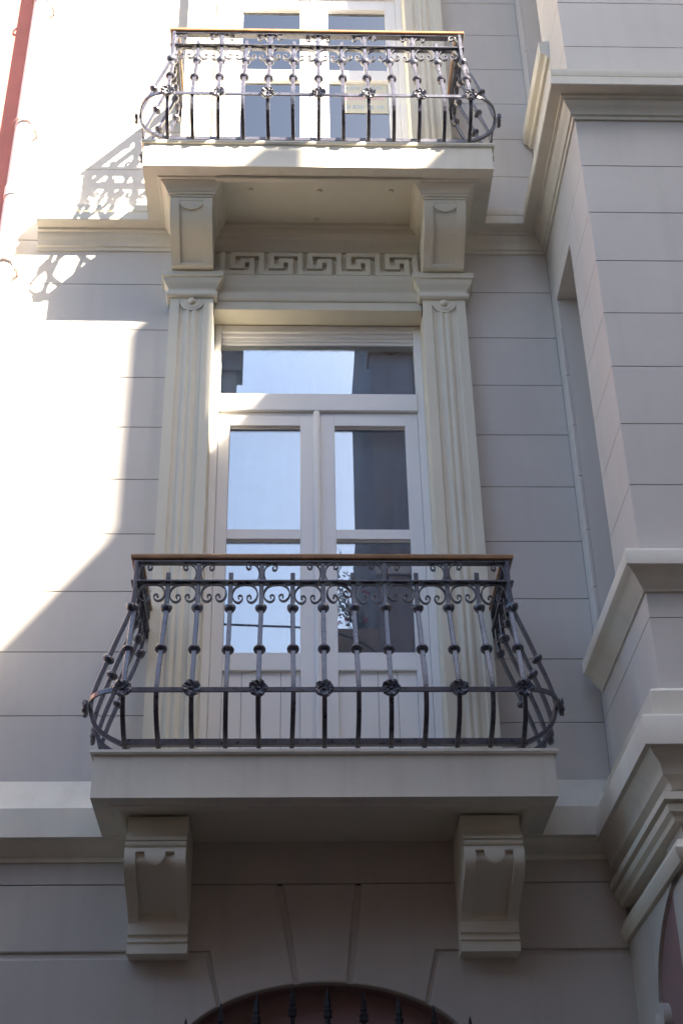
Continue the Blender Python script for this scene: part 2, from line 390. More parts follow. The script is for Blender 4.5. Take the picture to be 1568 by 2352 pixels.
def surf_at(prof, z):
    for a, b in zip(prof[:-1], prof[1:]):
        if b[1] <= z <= a[1] and a[1] != b[1]: return a[0]+(b[0]-a[0])*(a[1]-z)/(a[1]-b[1])
    return prof[-1][0]
def tongue(part, xm, prof, zc, r, d, m='trim', rz=None):
    """half disc plate that follows the console face, flush with its margins"""
    V = []; F = []; n = 12; rz = rz or r
    rows = 6
    for j in range(rows+1):
        z = zc-rz*j/rows; hw = r*math.sqrt(max(0.0004, 1-(j/rows)**2))
        y = surf_at(prof, z)
        for i in range(n+1):
            x = xm-hw+2*hw*i/n; V.append((x, y+.0005, z))
    base = len(V)
    for (x, y, z) in list(V): V.append((x, y+d, z+d*.7))
    for j in range(rows):
        for i in range(n): F.append((j*(n+1)+i, j*(n+1)+i+1, (j+1)*(n+1)+i+1, (j+1)*(n+1)+i))
    ring = [i for i in range(n+1)]+[j*(n+1)+n for j in range(1, rows+1)]+[rows*(n+1)+i for i in range(n-1, -1, -1)]+[j*(n+1) for j in range(rows-1, 0, -1)]
    for a, b in zip(ring, ring[1:]+ring[:1]): F.append((a, b, b+base, a+base))
    SUB(obj('tongue', mesh('tongue', V, F, m, True)), part)
lowp = [(-.385, 4.1125), (-.388, 4.085)]+dense([(-.388, 4.07), (-.40, 4.03), (-.435, 4.00), (-.448, 3.985)], 3)+[(-.448, 3.974), (-.436, 3.972), (-.436, 3.966)]+arc(-.440, 3.956, .014, 90, 250, 5)+[(-.436, 3.940), (-.446, 3.938)] + \
    dense([(-.455, 3.930), (-.468, 3.907), (-.470, 3.875), (-.455, 3.845), (-.415, 3.812), (-.35, 3.782), (-.28, 3.758), (-.21, 3.732), (-.155, 3.702), (-.128, 3.675)], 3)+[(-.124, 3.625), (-.108, 3.618), (-.106, 3.606), (-.118, 3.602), (-.120, 3.590), (-.108, 3.586), (-.108, 3.580), (-.118, 3.576), (-.118, 3.535)]
_p = push(lowp, 3.912, 3.69, .026); _k = next(i for i, q in enumerate(lowp) if q[1] < 3.912 and i > 8)
lows = lowp[:_k]+[(surf_at(lowp, 3.9121), 3.9121), (surf_at(lowp, 3.9121)+.026, 3.912)]+[q for q in _p[_k:] if q[1] < 3.911]
for a, b in ((CX-.938, CX-.652), (CX+.655, CX+.938)):
    cs = console(a, b, lowp, lows, None, None, .052)
    tongue(cs, (a+b)/2, lowp, 3.9118, .050, .026, rz=.064)
upp = [(-.462, 8.155)]+dense([(-.462, 8.145), (-.460, 8.10), (-.440, 8.05), (-.405, 8.0), (-.362, 7.960), (-.312, 7.930), (-.262, 7.905), (-.215, 7.875), (-.178, 7.838)], 4)
ups = push(upp, 8.118, 7.845, .012)
ups = [(y, z) for y, z in ups]
for a, b in ((XL+.006, IL-.006), (IR+.006, XR-.006)):
    cs = console(a, b, upp, ups, None, None, .056)
    tongue(cs, (a+b)/2, upp, 8.118, .078, .02, rz=.055)
    hp = [(-.03, 8.150), (.006, 8.150), (.008, 8.162), (.018, 8.166), (.018, 8.178), (.028, 8.184), (.034, 8.205), (.052, 8.228), (.062, 8.236), (.064, 8.262), (-.03, 8.262)]
    V, F = sweepvf([(a, .0), (a, -.462), (b, -.462), (b, .0)], hp)
    SUB(obj('console_cap', mesh('console_cap', V, F, 'trim', True)), cs)
    SUB(box('console_core', a+.01, b-.01, -.455, .01, 8.15, 8.262, 'trim'), cs)

# ---------------------------------------------------------------- balcony doors
def balcony_door(z0, ztr0, ztr1, zhead, lt, m0, m1, lk1, lk0, label, cur='haze_curtain'):
    """z0 floor; transom ztr0..ztr1; zhead frame head underside; lt leaf glass top; m0..m1 muntin; lk0..lk1 lock rail"""
    yf = .125
    xs0, xs1 = IL, IR; J = .046
    d = H(boxes('balcony_door', [(xs0, xs0+J, yf, yf+.10, z0, zhead+.09), (xs1-J, xs1, yf, yf+.10, z0, zhead+.09), (xs0+J, xs1-J, yf, yf+.10, zhead+.035, zhead+.09)], 'door', None, .003))
    SUB(tag(d), HOUSE) if False else None
    def sub(o): return SUB(o, d)
    sub(boxes('head_bead', [(xs0+J, xs1-J, yf+.016, yf+.10, zhead+.008, zhead+.034), (xs0+J, xs1-J, yf+.030, yf+.10, zhead-.016, zhead+.008), (xs0+J, xs1-J, yf+.036, yf+.10, zhead-.040, zhead-.018)], 'door', None, .002))  # lowest bead added in place of the dark soffit reflection
    sub(box('transom', xs0+J, xs1-J, yf-.012, yf+.10, ztr0, ztr1, 'door', None, .004))
    a, b = xs0+J, xs1-J
    gL, gL1, gR, gR1 = CX-.543, CX-.112, CX+.098, CX+.532
    def leaf(x0, x1, g0, g1):
        yl = yf+.012
        sub(boxes('door_leaf', [(x0, g0, yl, yl+.05, z0+.012, ztr0-.003), (g1, x1, yl, yl+.05, z0+.012, ztr0-.003),
            (g0, g1, yl, yl+.05, lt, ztr0-.003), (g0, g1, yl+.004, yl+.05, m0, m1), (g0, g1, yl, yl+.05, lk0, lk1), (g0, g1, yl, yl+.05, z0+.012, z0+.11)], 'door', None, .0025))
        sub(boxes('glazing_bead', [(g0, g1, yl+.022, yl+.034, lt-.010, lt), (g0, g1, yl+.022, yl+.034, m0-.010, m0)], 'door'))
        for u0, u1 in ((m1, lt-.010), (lk1, m0-.010)):
            sub(box('pane', g0, g1, yl+.032, yl+.038, u0, u1, 'glass'))
        n = 4; wdt = (g1-g0)/n
        for i in range(n): sub(box('panel_board', g0+wdt*i+.0012, g0+wdt*(i+1)-.0012, yl+.020, yl+.032, z0+.11, lk0, 'door', None, .002))
        sub(box('panel_backing', g0, g1, yl+.034, yl+.042, z0+.11, lk0, 'joint'))
    leaf(a+.002, CX-.012, gL, gL1); leaf(CX-.010, b-.002, gR, gR1)
    V, F = prism([(CX-.021+x, y) for x, y in [(-.0, yf+.02), (0, yf+.002), (.006, yf-.008), (.021, yf-.013), (.036, yf-.008), (.042, yf+.002), (.042, yf+.02)]], 'z', z0+.02, ztr0-.004)
    ast = sub(obj('astragal', mesh('astragal', V, F, 'door', True))); ast.location = (-.011, 0, 0)
    sub(box('transom_pane', a, b, yf+.046, yf+.052, ztr1, zhead+.02, 'glass'))
    V = []; F = []; n = 150
    for i in range(n+1):
        x = a+.004+(b-a-.008)*i/n; y = .285+.010*math.sin(x*33)+.003*math.sin(x*71+1)
        V += [(x, y, z0+.03), (x, y+.01*math.sin(x*31), zhead)]
    for i in range(n): F.append((2*i, 2*i+2, 2*i+3, 2*i+1))
    sub(obj('haze_curtain', mesh('haze_curtain', V, F, cur, True)))  # added only to brighten the glass from behind
    if label: d['label'] = label
    return d
balcony_door(SLAB1+.015, 6.920, 7.050, 7.515, 6.820, 6.005, 6.072, 5.262, 5.152, None)
balcony_door(SLAB2+.015, 10.86, 10.99, 11.55, 10.745, 9.955, 10.065, 9.30, 9.19, None, 'haze_curtain_dark')

# ---------------------------------------------------------------- projecting bay
zb_ = [4.40, 4.78, 5.153, 5.525, 5.898, 6.269, 6.633, 7.008, 7.372, 7.741, 8.13]
zb2 = [8.38, 8.775, 9.19, 9.58, 9.97, 10.36, 10.75, 11.14, 11.53, 11.92, 12.3, 12.7, 13.1, 13.4]
SY0, SY1 = -.14, -.645      # slot in the bay's return wall
XI = XB+.015
bay = H(boxes('bay_wall', [(XI, 3.6, YB+.012, YB+.3, 3.9, TOP), (XI, XI+.3, SY1-.017, YB+.299, 3.9, TOP), (XI, XI+.3, SY0+.017, .1, 3.9, TOP),
    (XI, XI+.3, SY1-.017, SY0+.017, 3.9, 5.04), (XI, XI+.3, SY1-.017, SY0+.017, 7.63, 9.17), (XI+.305, XI+.34, SY1-.02, SY0+.02, 5.0, TOP)], 'joint'))
for zs in (zb_, zb2):
    for a, b in zip(zs[:-1], zs[1:]):
        SUB(box('wall_course', XB, 3.6, YB, YB+.02, a+G/2, b-G/2, 'wall', None, .0015), bay)
        slot = [(5.08, 7.61), (9.20, TOP)]
        za, zz = a+G/2, b-G/2
        hit = [s for s in slot if za < s[1]-.03 and zz > s[0]+.03]
        def ret(y0, y1, z0, z1): SUB(box('return_course', XB, XB+.0195, y0, y1, z0, z1, 'wall', None, .0015), bay)
        if not hit: ret(YB+.021, -.001, za, zz)
        else:
            s = hit[0]
            ret(YB+.021, SY1, za, zz); ret(SY0, -.001, za, zz)
            if za < s[0]: ret(SY1+.0005, SY0-.0005, za, s[0])
            if zz > s[1]: ret(SY1+.0005, SY0-.0005, s[1], zz)
for z0, z1 in ((5.05, 7.612), (9.18, TOP)):
    SUB(boxes('niche_lining', [(XB+.0205, XB+.29, SY0+.0005, SY0+.015, z0, z1), (XB+.0205, XB+.29, SY1-.015, SY1-.0005, z0, z1), (XB+.27, XB+.289, SY1+.0005, SY0-.0005, z0, z1-.001), (XB+.0205, XB+.268, SY1, SY0, z1, z1+.012)], 'wall'), bay)
sill = [(-.04, 4.915), (.012, 4.915), (.018, 4.93), (.03, 4.94), (.045, 4.965), (.06, 4.985), (.075, 5.0), (.095, 5.012), (.098, 5.016), (.098, 5.085), (.088, 5.104), (.0, 5.115), (-.04, 5.115)]
H(sweep('bay_sill', [(XB, -.075), (XB, YB), (3.6, YB)], sill, 'ledge'))
H(sweep('window_sill', [(XB, -.012), (XB, -.80)], [(-.03, 9.10), (.02, 9.10), (.03, 9.13), (.058, 9.142), (.062, 9.15), (.062, 9.25), (-.03, 9.262)], 'ledge'))

# ---------------------------------------------------------------- ground floor: rusticated wall with arched window
AX, AA, AB, AZ0 = CX, .725, .385, 3.04
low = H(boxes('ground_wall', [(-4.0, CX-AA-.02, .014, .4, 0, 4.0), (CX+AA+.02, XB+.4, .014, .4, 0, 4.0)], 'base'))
def archz(x): return AZ0+AB*math.sqrt(max(0, 1-((x-AX)/AA)**2))
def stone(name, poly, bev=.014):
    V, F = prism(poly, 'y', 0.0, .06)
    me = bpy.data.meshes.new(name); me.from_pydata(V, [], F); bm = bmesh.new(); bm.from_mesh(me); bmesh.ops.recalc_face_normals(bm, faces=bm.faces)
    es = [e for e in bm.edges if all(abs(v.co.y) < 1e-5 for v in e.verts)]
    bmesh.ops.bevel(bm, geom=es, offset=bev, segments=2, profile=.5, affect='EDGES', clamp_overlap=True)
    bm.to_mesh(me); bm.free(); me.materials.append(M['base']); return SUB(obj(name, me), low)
gz = .008
def av(xa, xb, n=8): return [(xa+(xb-xa)*i/n, archz(xa+(xb-xa)*i/n)) for i in range(n+1)]
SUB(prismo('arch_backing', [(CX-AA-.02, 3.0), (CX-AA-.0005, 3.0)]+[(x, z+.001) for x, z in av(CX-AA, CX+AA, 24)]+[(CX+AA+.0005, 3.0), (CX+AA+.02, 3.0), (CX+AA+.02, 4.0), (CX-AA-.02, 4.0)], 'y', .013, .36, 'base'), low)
stone('keystone', av(.041, .267, 6)+[(.317, 3.907), (-.045, 3.907)], .010)
stone('voussoir', [(-4.0, 3.577), (-.395, 3.577), (-.330, archz(-.33))]+av(-.33, .015, 8)[1:]+[(-.073, 3.907), (-4.0, 3.907)], .008)
stone('voussoir', [(.295, archz(.295))]+av(.295, .64, 8)[1:]+[(.700, 3.577), (XB, 3.577), (XB, 3.907), (.345, 3.907)], .008)
stone('springer_block', [(-4.0, 2.6), (CX-AA, 2.6), (CX-AA, 3.04)]+av(CX-AA, -.348, 8)[1:]+[(-.408, 3.547), (-4.0, 3.547)], .008)
stone('springer_block', [(.662, archz(.662))]+av(.662, CX+AA, 8)[1:]+[(CX+AA, 2.6), (XB, 2.6), (XB, 3.547), (.714, 3.547)], .008)
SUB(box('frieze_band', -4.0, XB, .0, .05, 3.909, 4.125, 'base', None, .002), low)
stone('plinth_block', [(-4.0, .2), (CX-AA, .2), (CX-AA, 2.58), (-4.0, 2.58)], .008)
stone('plinth_block', [(CX+AA, .2), (XB, .2), (XB, 2.58), (CX+AA, 2.58)], .008)
V = []; F = []
pts = [(CX-AA, 1.0)]+av(CX-AA, CX+AA, 24)+[(CX+AA, 1.0)]
for x, z in pts: V += [(x, .055, z), (x, .36, z)]
for i in range(len(pts)-1): F.append((2*i, 2*i+1, 2*i+3, 2*i+2))
SUB(obj('arch_soffit', mesh('arch_soffit', V, F, 'maroon', True)), low)
SUB(prismo('shutter_board', [(CX-AA+.001, 1.0)]+[(x, z-.001) for x, z in av(CX-AA+.001, CX+AA-.001, 24)]+[(CX+AA-.001, 1.0)], 'y', .15, .18, 'maroon'), low)
# lower bay with porch mouldings and arched panel
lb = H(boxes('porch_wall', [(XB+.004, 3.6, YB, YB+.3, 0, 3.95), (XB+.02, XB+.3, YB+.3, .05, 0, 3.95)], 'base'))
path = [(XB, -.0), (XB, YB), (3.6, YB)]
for pr, nm in (([(-.03, 3.775), (.03, 3.78), (.035, 3.80), (.055, 3.815), (.06, 3.845), (.045, 3.85), (.045, 3.856), (.075, 3.862), (.075, 3.895), (-.03, 3.90)], 'porch_moulding'),
               ([(-.03, 3.60), (.03, 3.605), (.045, 3.63), (.05, 3.66), (.036, 3.675), (.03, 3.70), (-.03, 3.70)], 'porch_moulding')):
    SUB(sweep(nm, path, pr, 'trim'), lb)
oy = [(-.30, 0)]+[(-1.28+.86*math.cos(a), 3.14+.50*math.sin(a)) for a in [math.radians(k) for k in range(0, 82, 9)]]
ring = [(-.42, 0.2), (-.42, 3.14)]+[(y, z) for y, z in oy[1:]]+[(YB-.0, 3.62)]
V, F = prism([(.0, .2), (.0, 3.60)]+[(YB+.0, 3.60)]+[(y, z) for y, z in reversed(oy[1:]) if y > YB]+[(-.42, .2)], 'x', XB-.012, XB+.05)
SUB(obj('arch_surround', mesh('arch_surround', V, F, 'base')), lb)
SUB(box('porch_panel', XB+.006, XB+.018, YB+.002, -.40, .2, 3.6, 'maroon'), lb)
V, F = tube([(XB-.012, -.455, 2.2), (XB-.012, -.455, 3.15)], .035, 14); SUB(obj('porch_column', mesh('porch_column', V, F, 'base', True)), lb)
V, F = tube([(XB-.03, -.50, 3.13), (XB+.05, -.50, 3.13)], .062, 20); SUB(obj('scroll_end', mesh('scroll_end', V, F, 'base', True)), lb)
# hidden structure: roof so the house is a closed body
H(box('roof', XW, 3.8, -1.3, 6, TOP, TOP+.25, 'tile'))
H(box('rear_wall', XW, 3.6, 5.6, 5.9, 0, TOP, 'wall'))

# ================================================================== NEIGHBOUR
red = thing('red_house', 'red rendered house at the left edge beside the white downpipe', 'building', (-5, .02, 0))
def RED(o): o.parent = red; o.matrix_parent_inverse = Matrix.Translation((5, -.02, 0)); return o
RED(box('wall', -6, XW-.003, .012, 5, 0, 12.8, 'red'))
RED(box('roof', -6.0, XW-.004, -.25, 5.3, 12.8, 13.0, 'tile'))

# ================================================================== DOWNPIPE
pipe = thing('downpipe', 'white round downpipe with metal clamps between the red house and the pale wall', 'pipe', (-1.838, -.102, 0))
V, F = lathevf([(.058, .3), (.058, 13.2)], 24); obj('pipe', mesh('pipe', V, F, 'pipe', True), pipe)
for z in (8.52, 11.2):
    V, F = lathevf([(.058, z-.05), (.066, z-.048), (.066, z+.045), (.058, z+.05)], 24, cap=False); obj('collar', mesh('collar', V, F, 'pipe', True), pipe)
for z in (6.6, 7.90, 9.17, 10.46, 11.75):
    V = []; F = []; n = 26
    for i in range(n+1):
        a = math.radians(-215+250*i/n); ca, sa = math.cos(a), math.sin(a)
        h = .012+.006*math.exp(-((i-n)/2.5)**2)
        for r, zz in ((.070, -h), (.076, -h), (.076, h), (.070, h)): V.append((r*ca, r*sa, z+zz-.0*i))
    for i in range(n):
        for j in range(4): F.append((4*i+j, 4*i+(j+1) % 4, 4*i+4+(j+1) % 4, 4*i+4+j))
    F += [(0, 1, 2, 3), (4*n+3, 4*n+2, 4*n+1, 4*n)]
    cl = obj('clamp', mesh('clamp', V, F, 'clamp', True), pipe)
    V, F = boxvf(.064, .078, .03, .10, z-.012, z+.012); obj('clamp_stem', mesh('clamp_stem', V, F, 'clamp'), cl)

# ================================================================== BALCONY RAILINGS
YR = -.60; NB = 13; BX0, BX1 = CX-.953, CX+.953; STEP = (BX1-BX0)/(NB-1)
prof_b = [(0, .030), (-.035, .045), (-.11, .080), (-.178, .135), (-.210, .215), (-.207, .270), (-.180, .360), (-.138, .465), (-.086, .595), (-.042, .695), (-.014, .775), (-.002, .86), (0, .93)]
def bal_mesh(top):
    P = smoothpath([Vector((0, a, b)) for a, b in prof_b+([(0, 1.0), (0, 1.052)] if top else [(0, .965), (0, .992)])], 3)
    V, F = ribbonvf(P, (1, 0, 0), .0228, .0228)
    return mesh('baluster', V, F, 'iron', False, .0022)
BM = {True: bal_mesh(True), False: bal_mesh(False)}
V, F = lathevf([(.010, -.022), (.0165, -.017), (.0255, -.004), (.028, .006), (.0255, .014), (.017, .019), (.010, .021)], 16); KN1 = mesh('knob', V, F, 'iron', True)
V, F = lathevf([(.011, -.016), (.019, -.0135), (.0275, -.003), (.028, .004), (.0235, .012), (.012, .016)], 16); KN2 = mesh('knob', V, F, 'iron', True)
def rosette_mesh():
    V = [(0, -.020, 0)]; F = []; n = 40; R = (.004, .010, .018, .028, .037, .043, .040)
    for k, r in enumerate(R):
        for i in range(n):
            a = 2*math.pi*i/n; pet = .5+.5*math.cos(5*a+.4)
            rr = r*(1+.10*pet*(r/.043)); dep = {0: -.021, 1: -.010, 2: -.012, 3: -.017, 4: -.020, 5: -.012, 6: -.001}[k]
            crumple = .004*math.sin(15*a+k)*(r/.043)+.003*math.sin(7*a-2*k)
            V.append((rr*math.cos(a), dep-(.004*pet if 1 < k < 6 else 0)+crumple*(1 if 1 < k < 6 else 0), rr*math.sin(a)))
    for i in range(n): F.append((0, 1+i, 1+(i+1) % n))
    for k in range(len(R)-1):
        for i in range(n): F.append((1+k*n+i, 1+k*n+(i+1) % n, 1+(k+1)*n+(i+1) % n, 1+(k+1)*n+i))
    F.append(tuple(1+(len(R)-1)*n+i for i in range(n)))
    return mesh('rosette', V, F, 'iron', False)
ROS = rosette_mesh()
def scroll_mesh(hw, bent=False):
    """C-scroll hung under the second rail between two balusters, both ends rolled in"""
    half = [(0, -.004), (.025, -.006), (.045, -.016), (.060, -.034), (.067, -.058), (.063, -.083), (.048, -.102), (.030, -.106), (.016, -.095), (.012, -.078), (.020, -.066), (.031, -.068), (.034, -.078), (.028, -.085)]
    k = hw/.067
    R = [Vector((x*k, 0, z)) for x, z in half]; L = [Vector((-x*k, 0, z)) for x, z in half]
    if bent:   # the right-hand roll of this one is pulled out of shape
        R = [v if i < 3 else Vector((v.x*.9+.006, -.030*(i-2)/9, v.z*.62-.012)) for i, v in enumerate(R)]
    P = smoothpath(list(reversed(L))+R[1:], 4)
    V, F = ribbonvf(P, (0, 1, 0), .018, .0064, taper=lambda t: .75+.35*math.sin(math.pi*min(1, max(0, t))))
    return mesh('scroll', V, F, 'iron', False)
SCR = scroll_mesh(.067); SCRB = scroll_mesh(.067, True); SCRS = scroll_mesh(.069)
def vscroll(s):
    pts = [(.026, .0), (.016, .022), (.0125, .05), (.018, .078), (.032, .098), (.052, .108), (.071, .102), (.079, .086), (.071, .072), (.058, .074), (.056, .086), (.063, .090)]
    P = smoothpath([Vector((s*x, 0, z)) for x, z in pts], 4); V, F = ribbonvf(P, (0, 1, 0), .017, .0062, taper=lambda t: .8+.3*math.sin(math.pi*t)); return mesh('scroll', V, F, 'iron')
VS = {1: vscroll(1), -1: vscroll(-1)}

def railing(zs, label, jit):
    rnd = random.Random(jit)
    r = thing('balcony_railing', label, 'railing', (CX, YR, zs), 'wrought iron balcony railings')
    x0, x1 = BX0-CX, BX1-CX; yw = -YR           # local coords: front line y=0, wall y=+.6
    U = [(x0, yw), (x0, 0), (x1, 0), (x1, yw)]
    def sw(name, off, hw, z0, z1, m, bev=.002, prof=None):
        V, F = sweepvf(U, prof or [(off-hw, z0), (off+hw, z0), (off+hw, z1), (off-hw, z1)]); return obj(name, mesh(name, V, F, m, prof is not None, bev), r)
    sw('handrail', 0, .03, 0, 0, 'wood', 0, [(-.028, 1.062), (.028, 1.062), (.033, 1.068), (.034, 1.084), (.026, 1.094), (-.022, 1.095), (-.030, 1.086), (-.031, 1.068)])
    sw('rail_bar', 0, .021, 1.048, 1.0615, 'iron')
    sw('second_rail', .0, .026, .930, .941, 'iron')
    sw('bottom_rail', 0, .0165, .036, .069, 'iron', .003)
    # belly rail: straight at the front, rounded corners, straight along the bulging sides
    bf, bs = -.210-.0125, .174
    zc = .226; R = .16
    pl = [Vector((x0-bs, yw, zc)), Vector((x0-bs, .15, zc))]
    pl += [Vector((x0-bs, bf+R+.02, zc))]
    pl += [Vector((x0-bs+R-R*math.cos(a), bf+R-R*math.sin(a), zc)) for a in [math.radians(k) for k in range(10, 91, 10)]]
    pr = [Vector((2*0-p.x+(x0+x1), p.y, p.z)) for p in reversed(pl)]
    V, F = ribbonvf(pl+pr, (0, 0, 1), .026, .010); obj('belly_rail', mesh('belly_rail', V, F, 'iron', False, .002), r)
    def baluster(x, y, rz, sc, ros, arms=(1, -1)):
        b = obj('baluster', BM[ros], r, (x+rnd.uniform(-.002, .002), y, 0), (rnd.uniform(-.004, .004), rnd.uniform(-.004, .004), rz+rnd.uniform(-.03, .03))); b.scale = (1, sc*rnd.uniform(.98, 1.02), 1)
        q = b.location.copy()
        k1 = obj('knob', KN1, b, (0, -.013, .777)); k2 = obj('knob', KN2, b, (0, -.128, .487+rnd.uniform(-.003, .003)))
        k1.rotation_euler = (-.12, 0, rnd.uniform(0, 6)); k2.rotation_euler = (-.42, 0, 0)
        for k in (k1, k2): k.scale = (1.1, 1.1/sc, 1.1)
        if ros:
            o = obj('rosette', ROS, b, (0, -.230, .226)); o.rotation_euler = (rnd.uniform(-.1, .1), rnd.uniform(0, 6.28), rnd.uniform(-.06, .06)); o.scale = (1, 1, 1)
            for s in arms:
                obj('scroll', VS[s], b, (0, rnd.uniform(-.002, .002), .942), (0, 0, rnd.uniform(-.12, .12)))
        return b
    for i in range(NB): baluster(x0+STEP*i, 0, 0, 1, i % 2 == 0, (1,) if i == 0 else (-1,) if i == NB-1 else (1, -1))
    for i in range(NB-1):
        bent = (zs < 6 and i == 6)
        o = obj('scroll', SCRB if bent else SCR, r, (x0+STEP*(i+.5), rnd.uniform(-.003, .003), .929), (rnd.uniform(-.08, .08), rnd.uniform(-.04, .04), rnd.uniform(-.1, .1) if not bent else .25))
        o.scale = (rnd.uniform(.93, 1.03), 1, rnd.uniform(.94, 1.08))
    ys = [.145+.1*0, .31, .475]; ys = [-.02+.163*k for k in (1, 2, 3)]
    ys = [.0, .158, .322, .486]; ys = [y for y in ys]
    for s, xx in ((-1, x0), (1, x1)):
        rz = -math.pi/2 if s < 0 else math.pi/2
        for k, y in enumerate((0, .147, .318, .489)):
            if k == 0: continue
            baluster(xx, y, rz, .83, k % 2 == 0)
        baluster(xx, .008, rz, .83, False) if False else None
        for k in range(3):
            o = obj('scroll', SCRS, r, (xx, .07+.163*k, .929), (0, 0, math.pi/2+rnd.uniform(-.05, .05)))
    # first side baluster stands just behind the corner and carries a rosette
    for s, xx in ((-1, x0), (1, x1)):
        rz = -math.pi/2 if s < 0 else math.pi/2
        baluster(xx, -.0225, rz, .83, True, ())
    return r
railing(SLAB1, 'lower black iron balcony railing with wooden handrail, in shade below the tall balcony door', 3)
railing(SLAB2, 'upper black iron balcony railing with wooden handrail, catching the sun near the top', 5)

# ================================================================== NOTICE IN THE UPPER WINDOW
yg = .125+.012+.030
nx0, nx1, nz0, nz1 = .352, .683, 9.635, 9.968
notice = thing('paper_notice', 'yellow paper rental notice with blue and magenta lettering on the upper window', 'sign', ((nx0+nx1)/2, yg, nz0))
def NT(o): o.parent = notice; o.matrix_parent_inverse = notice.matrix_basis.inverted(); return o
bpy.context.view_layer.update()
NT(box('sheet', nx0, nx1, yg-.0035, yg-.0015, nz0, nz1, 'paper'))
def text(s, zc, size, wid, m):
    cu = bpy.data.curves.new('t', 'FONT'); cu.body = s; cu.size = size; cu.align_x = 'CENTER'; cu.align_y = 'CENTER'; cu.extrude = .0003; cu.offset = .0012
    o = bpy.data.objects.new('t', cu); C.objects.link(o); bpy.context.view_layer.update()
    me = bpy.data.meshes.new_from_object(o.evaluated_get(bpy.context.evaluated_depsgraph_get())); bpy.data.objects.remove(o)
    xs = [v.co.x for v in me.vertices]; k = wid/(max(xs)-min(xs)); cxx = (max(xs)+min(xs))/2
    for v in me.vertices: v.co.x = (v.co.x-cxx)*k
    me.materials.clear(); me.materials.append(M[m])
    t = bpy.data.objects.new('lettering', me); C.objects.link(t); t.rotation_euler = (math.pi/2, 0, 0); t.location = ((nx0+nx1)/2, yg-.0042, zc); NT(t)
text("n Z're OLARAK", 9.90, .05, .27, 'inkb')
text('KIRALIK', 9.80, .085, .29, 'inkm')
text('0 530 12 10', 9.695, .05, .27, 'inkb')

# ================================================================== GROUND FLOOR WINDOW GRILLE
gr = thing('window_grille', 'black iron window grille with spear tips along the bottom edge', 'grille', (CX, -.12, 2.4))
tips = [(-.486, 3.237), (-.326, 3.306), (-.16, 3.345), (.007, 3.378), (.17, 3.372), (.338, 3.351), (.501, 3.33), (.664, 3.288), (.831, 3.236)]
V, F = lathevf([(.012, -.200), (.012, -.142), (.022, -.140), (.024, -.130), (.020, -.124), (.022, -.116), (.024, -.106), (.014, -.100), (.015, -.092), (.019, -.084), (.0155, -.078), (.012, -.050), (.006, -.018), (.001, 0)], 4)
SP = mesh('spear_tip', V, F, 'iron2', False, .001)
for i, (x, z) in enumerate(tips):
    V, F = boxvf(-.009, .009, -.009, .009, -1.1, -.19)
    b = obj('bar', mesh('bar', V, F, 'iron2', False, .002), gr, (x-CX, 0, z-2.4))
    s = obj('spear_tip', SP, b, (0, 0, 0), (0, 0, math.pi/4*(i % 2)+.3))
rp = smoothpath([Vector((x-CX, .014, z-2.4-.215)) for x, z in tips], 4)
V, F = ribbonvf(rp, (0, 1, 0), .010, .030); obj('top_rail', mesh('top_rail', V, F, 'iron2'), gr)
V, F = boxvf(-.72, .75, .01, .02, -1.0, -.97); obj('bottom_rail', mesh('bottom_rail', V, F, 'iron2'), gr)
for x in (-.70, .73):
    V, F = boxvf(x-.01, x+.01, .01, .125, -.6, -.58); obj('wall_fixing', mesh('wall_fixing', V, F, 'iron2'), gr)

# ================================================================== ACROSS THE STREET (some mirrored in the panes or casting the shade, others added unseen)
YO = -9.0
op = thing('tall_house', 'tall grey house across the street, mirrored in the right door panes', 'building', (8, YO, 0))
def OP(o, root=op): o.parent = root; o.matrix_parent_inverse = Matrix.Translation((-root.location.x, -root.location.y, -root.location.z)); return o
x0o, x1o, zt = 1.12, 15.5, 15.0
wz = [(1.2, 3.2), (5.0, 7.0), (8.4, 10.3), (11.7, 13.6)]; wx = [2.05+2.15*i for i in range(6)]
wallL = []
xs = [x0o]
for x in wx: xs += [x, x+1.05]
xs.append(x1o)
for i in range(0, len(xs), 2): wallL.append((xs[i], xs[i+1], YO-.35, YO, 0, zt))
for x in wx:
    zz = 0
    for a, b in wz: wallL.append((x, x+1.05, YO-.349, YO-.001, zz, a)); zz = b
    wallL.append((x, x+1.05, YO-.349, YO-.001, zz, zt))
wallL += [(x0o, x0o+.3, YO-6, YO-.36, 0, zt), (x1o-.3, x1o, YO-6, YO-.36, 0, zt), (x0o, x1o, YO-6.3, YO-6, 0, zt), (x0o+.3, x1o-.3, YO-6, YO-.36, zt-.3, zt-.05), (x0o+.3, x1o-.3, YO-1.6, YO-1.5, 0, zt-.3)]
OP(boxes('wall', wallL, 'opp'))
for x in wx:
    for a, b in wz:
        f = OP(boxes('window', [(x, x+.07, YO-.2, YO-.1, a, b), (x+.98, x+1.05, YO-.2, YO-.1, a, b), (x+.07, x+.98, YO-.2, YO-.1, b-.07, b), (x+.07, x+.98, YO-.2, YO-.1, a, a+.07), (x+.49, x+.56, YO-.2, YO-.1, a+.07, b-.07)], 'oppt'))
        for u in (x+.07, x+.56): SUB(box('pane', u, u+.42, YO-.16, YO-.15, a+.07, b-.07, 'glass'), f)
        SUB(box('sill', x-.08, x+1.13, YO-.09, YO+.10, a-.10, a-.001, 'oppt'), f)
for z in (4.3, 7.8, 11.1): OP(box('band_course', x0o-.03, x1o, YO+.0005, YO+.07, z, z+.18, 'oppt'))
OP(box('cornice', x0o-.04, x1o+.03, YO-.36, YO+.10, zt-.14, zt+.0, 'oppt'))
SL = 1.305; ga = 7.24-(15.59-zt)/SL; apx = 11.6; apz = 15.59+(apx-7.24)*SL; gb = apx+(apx-ga)
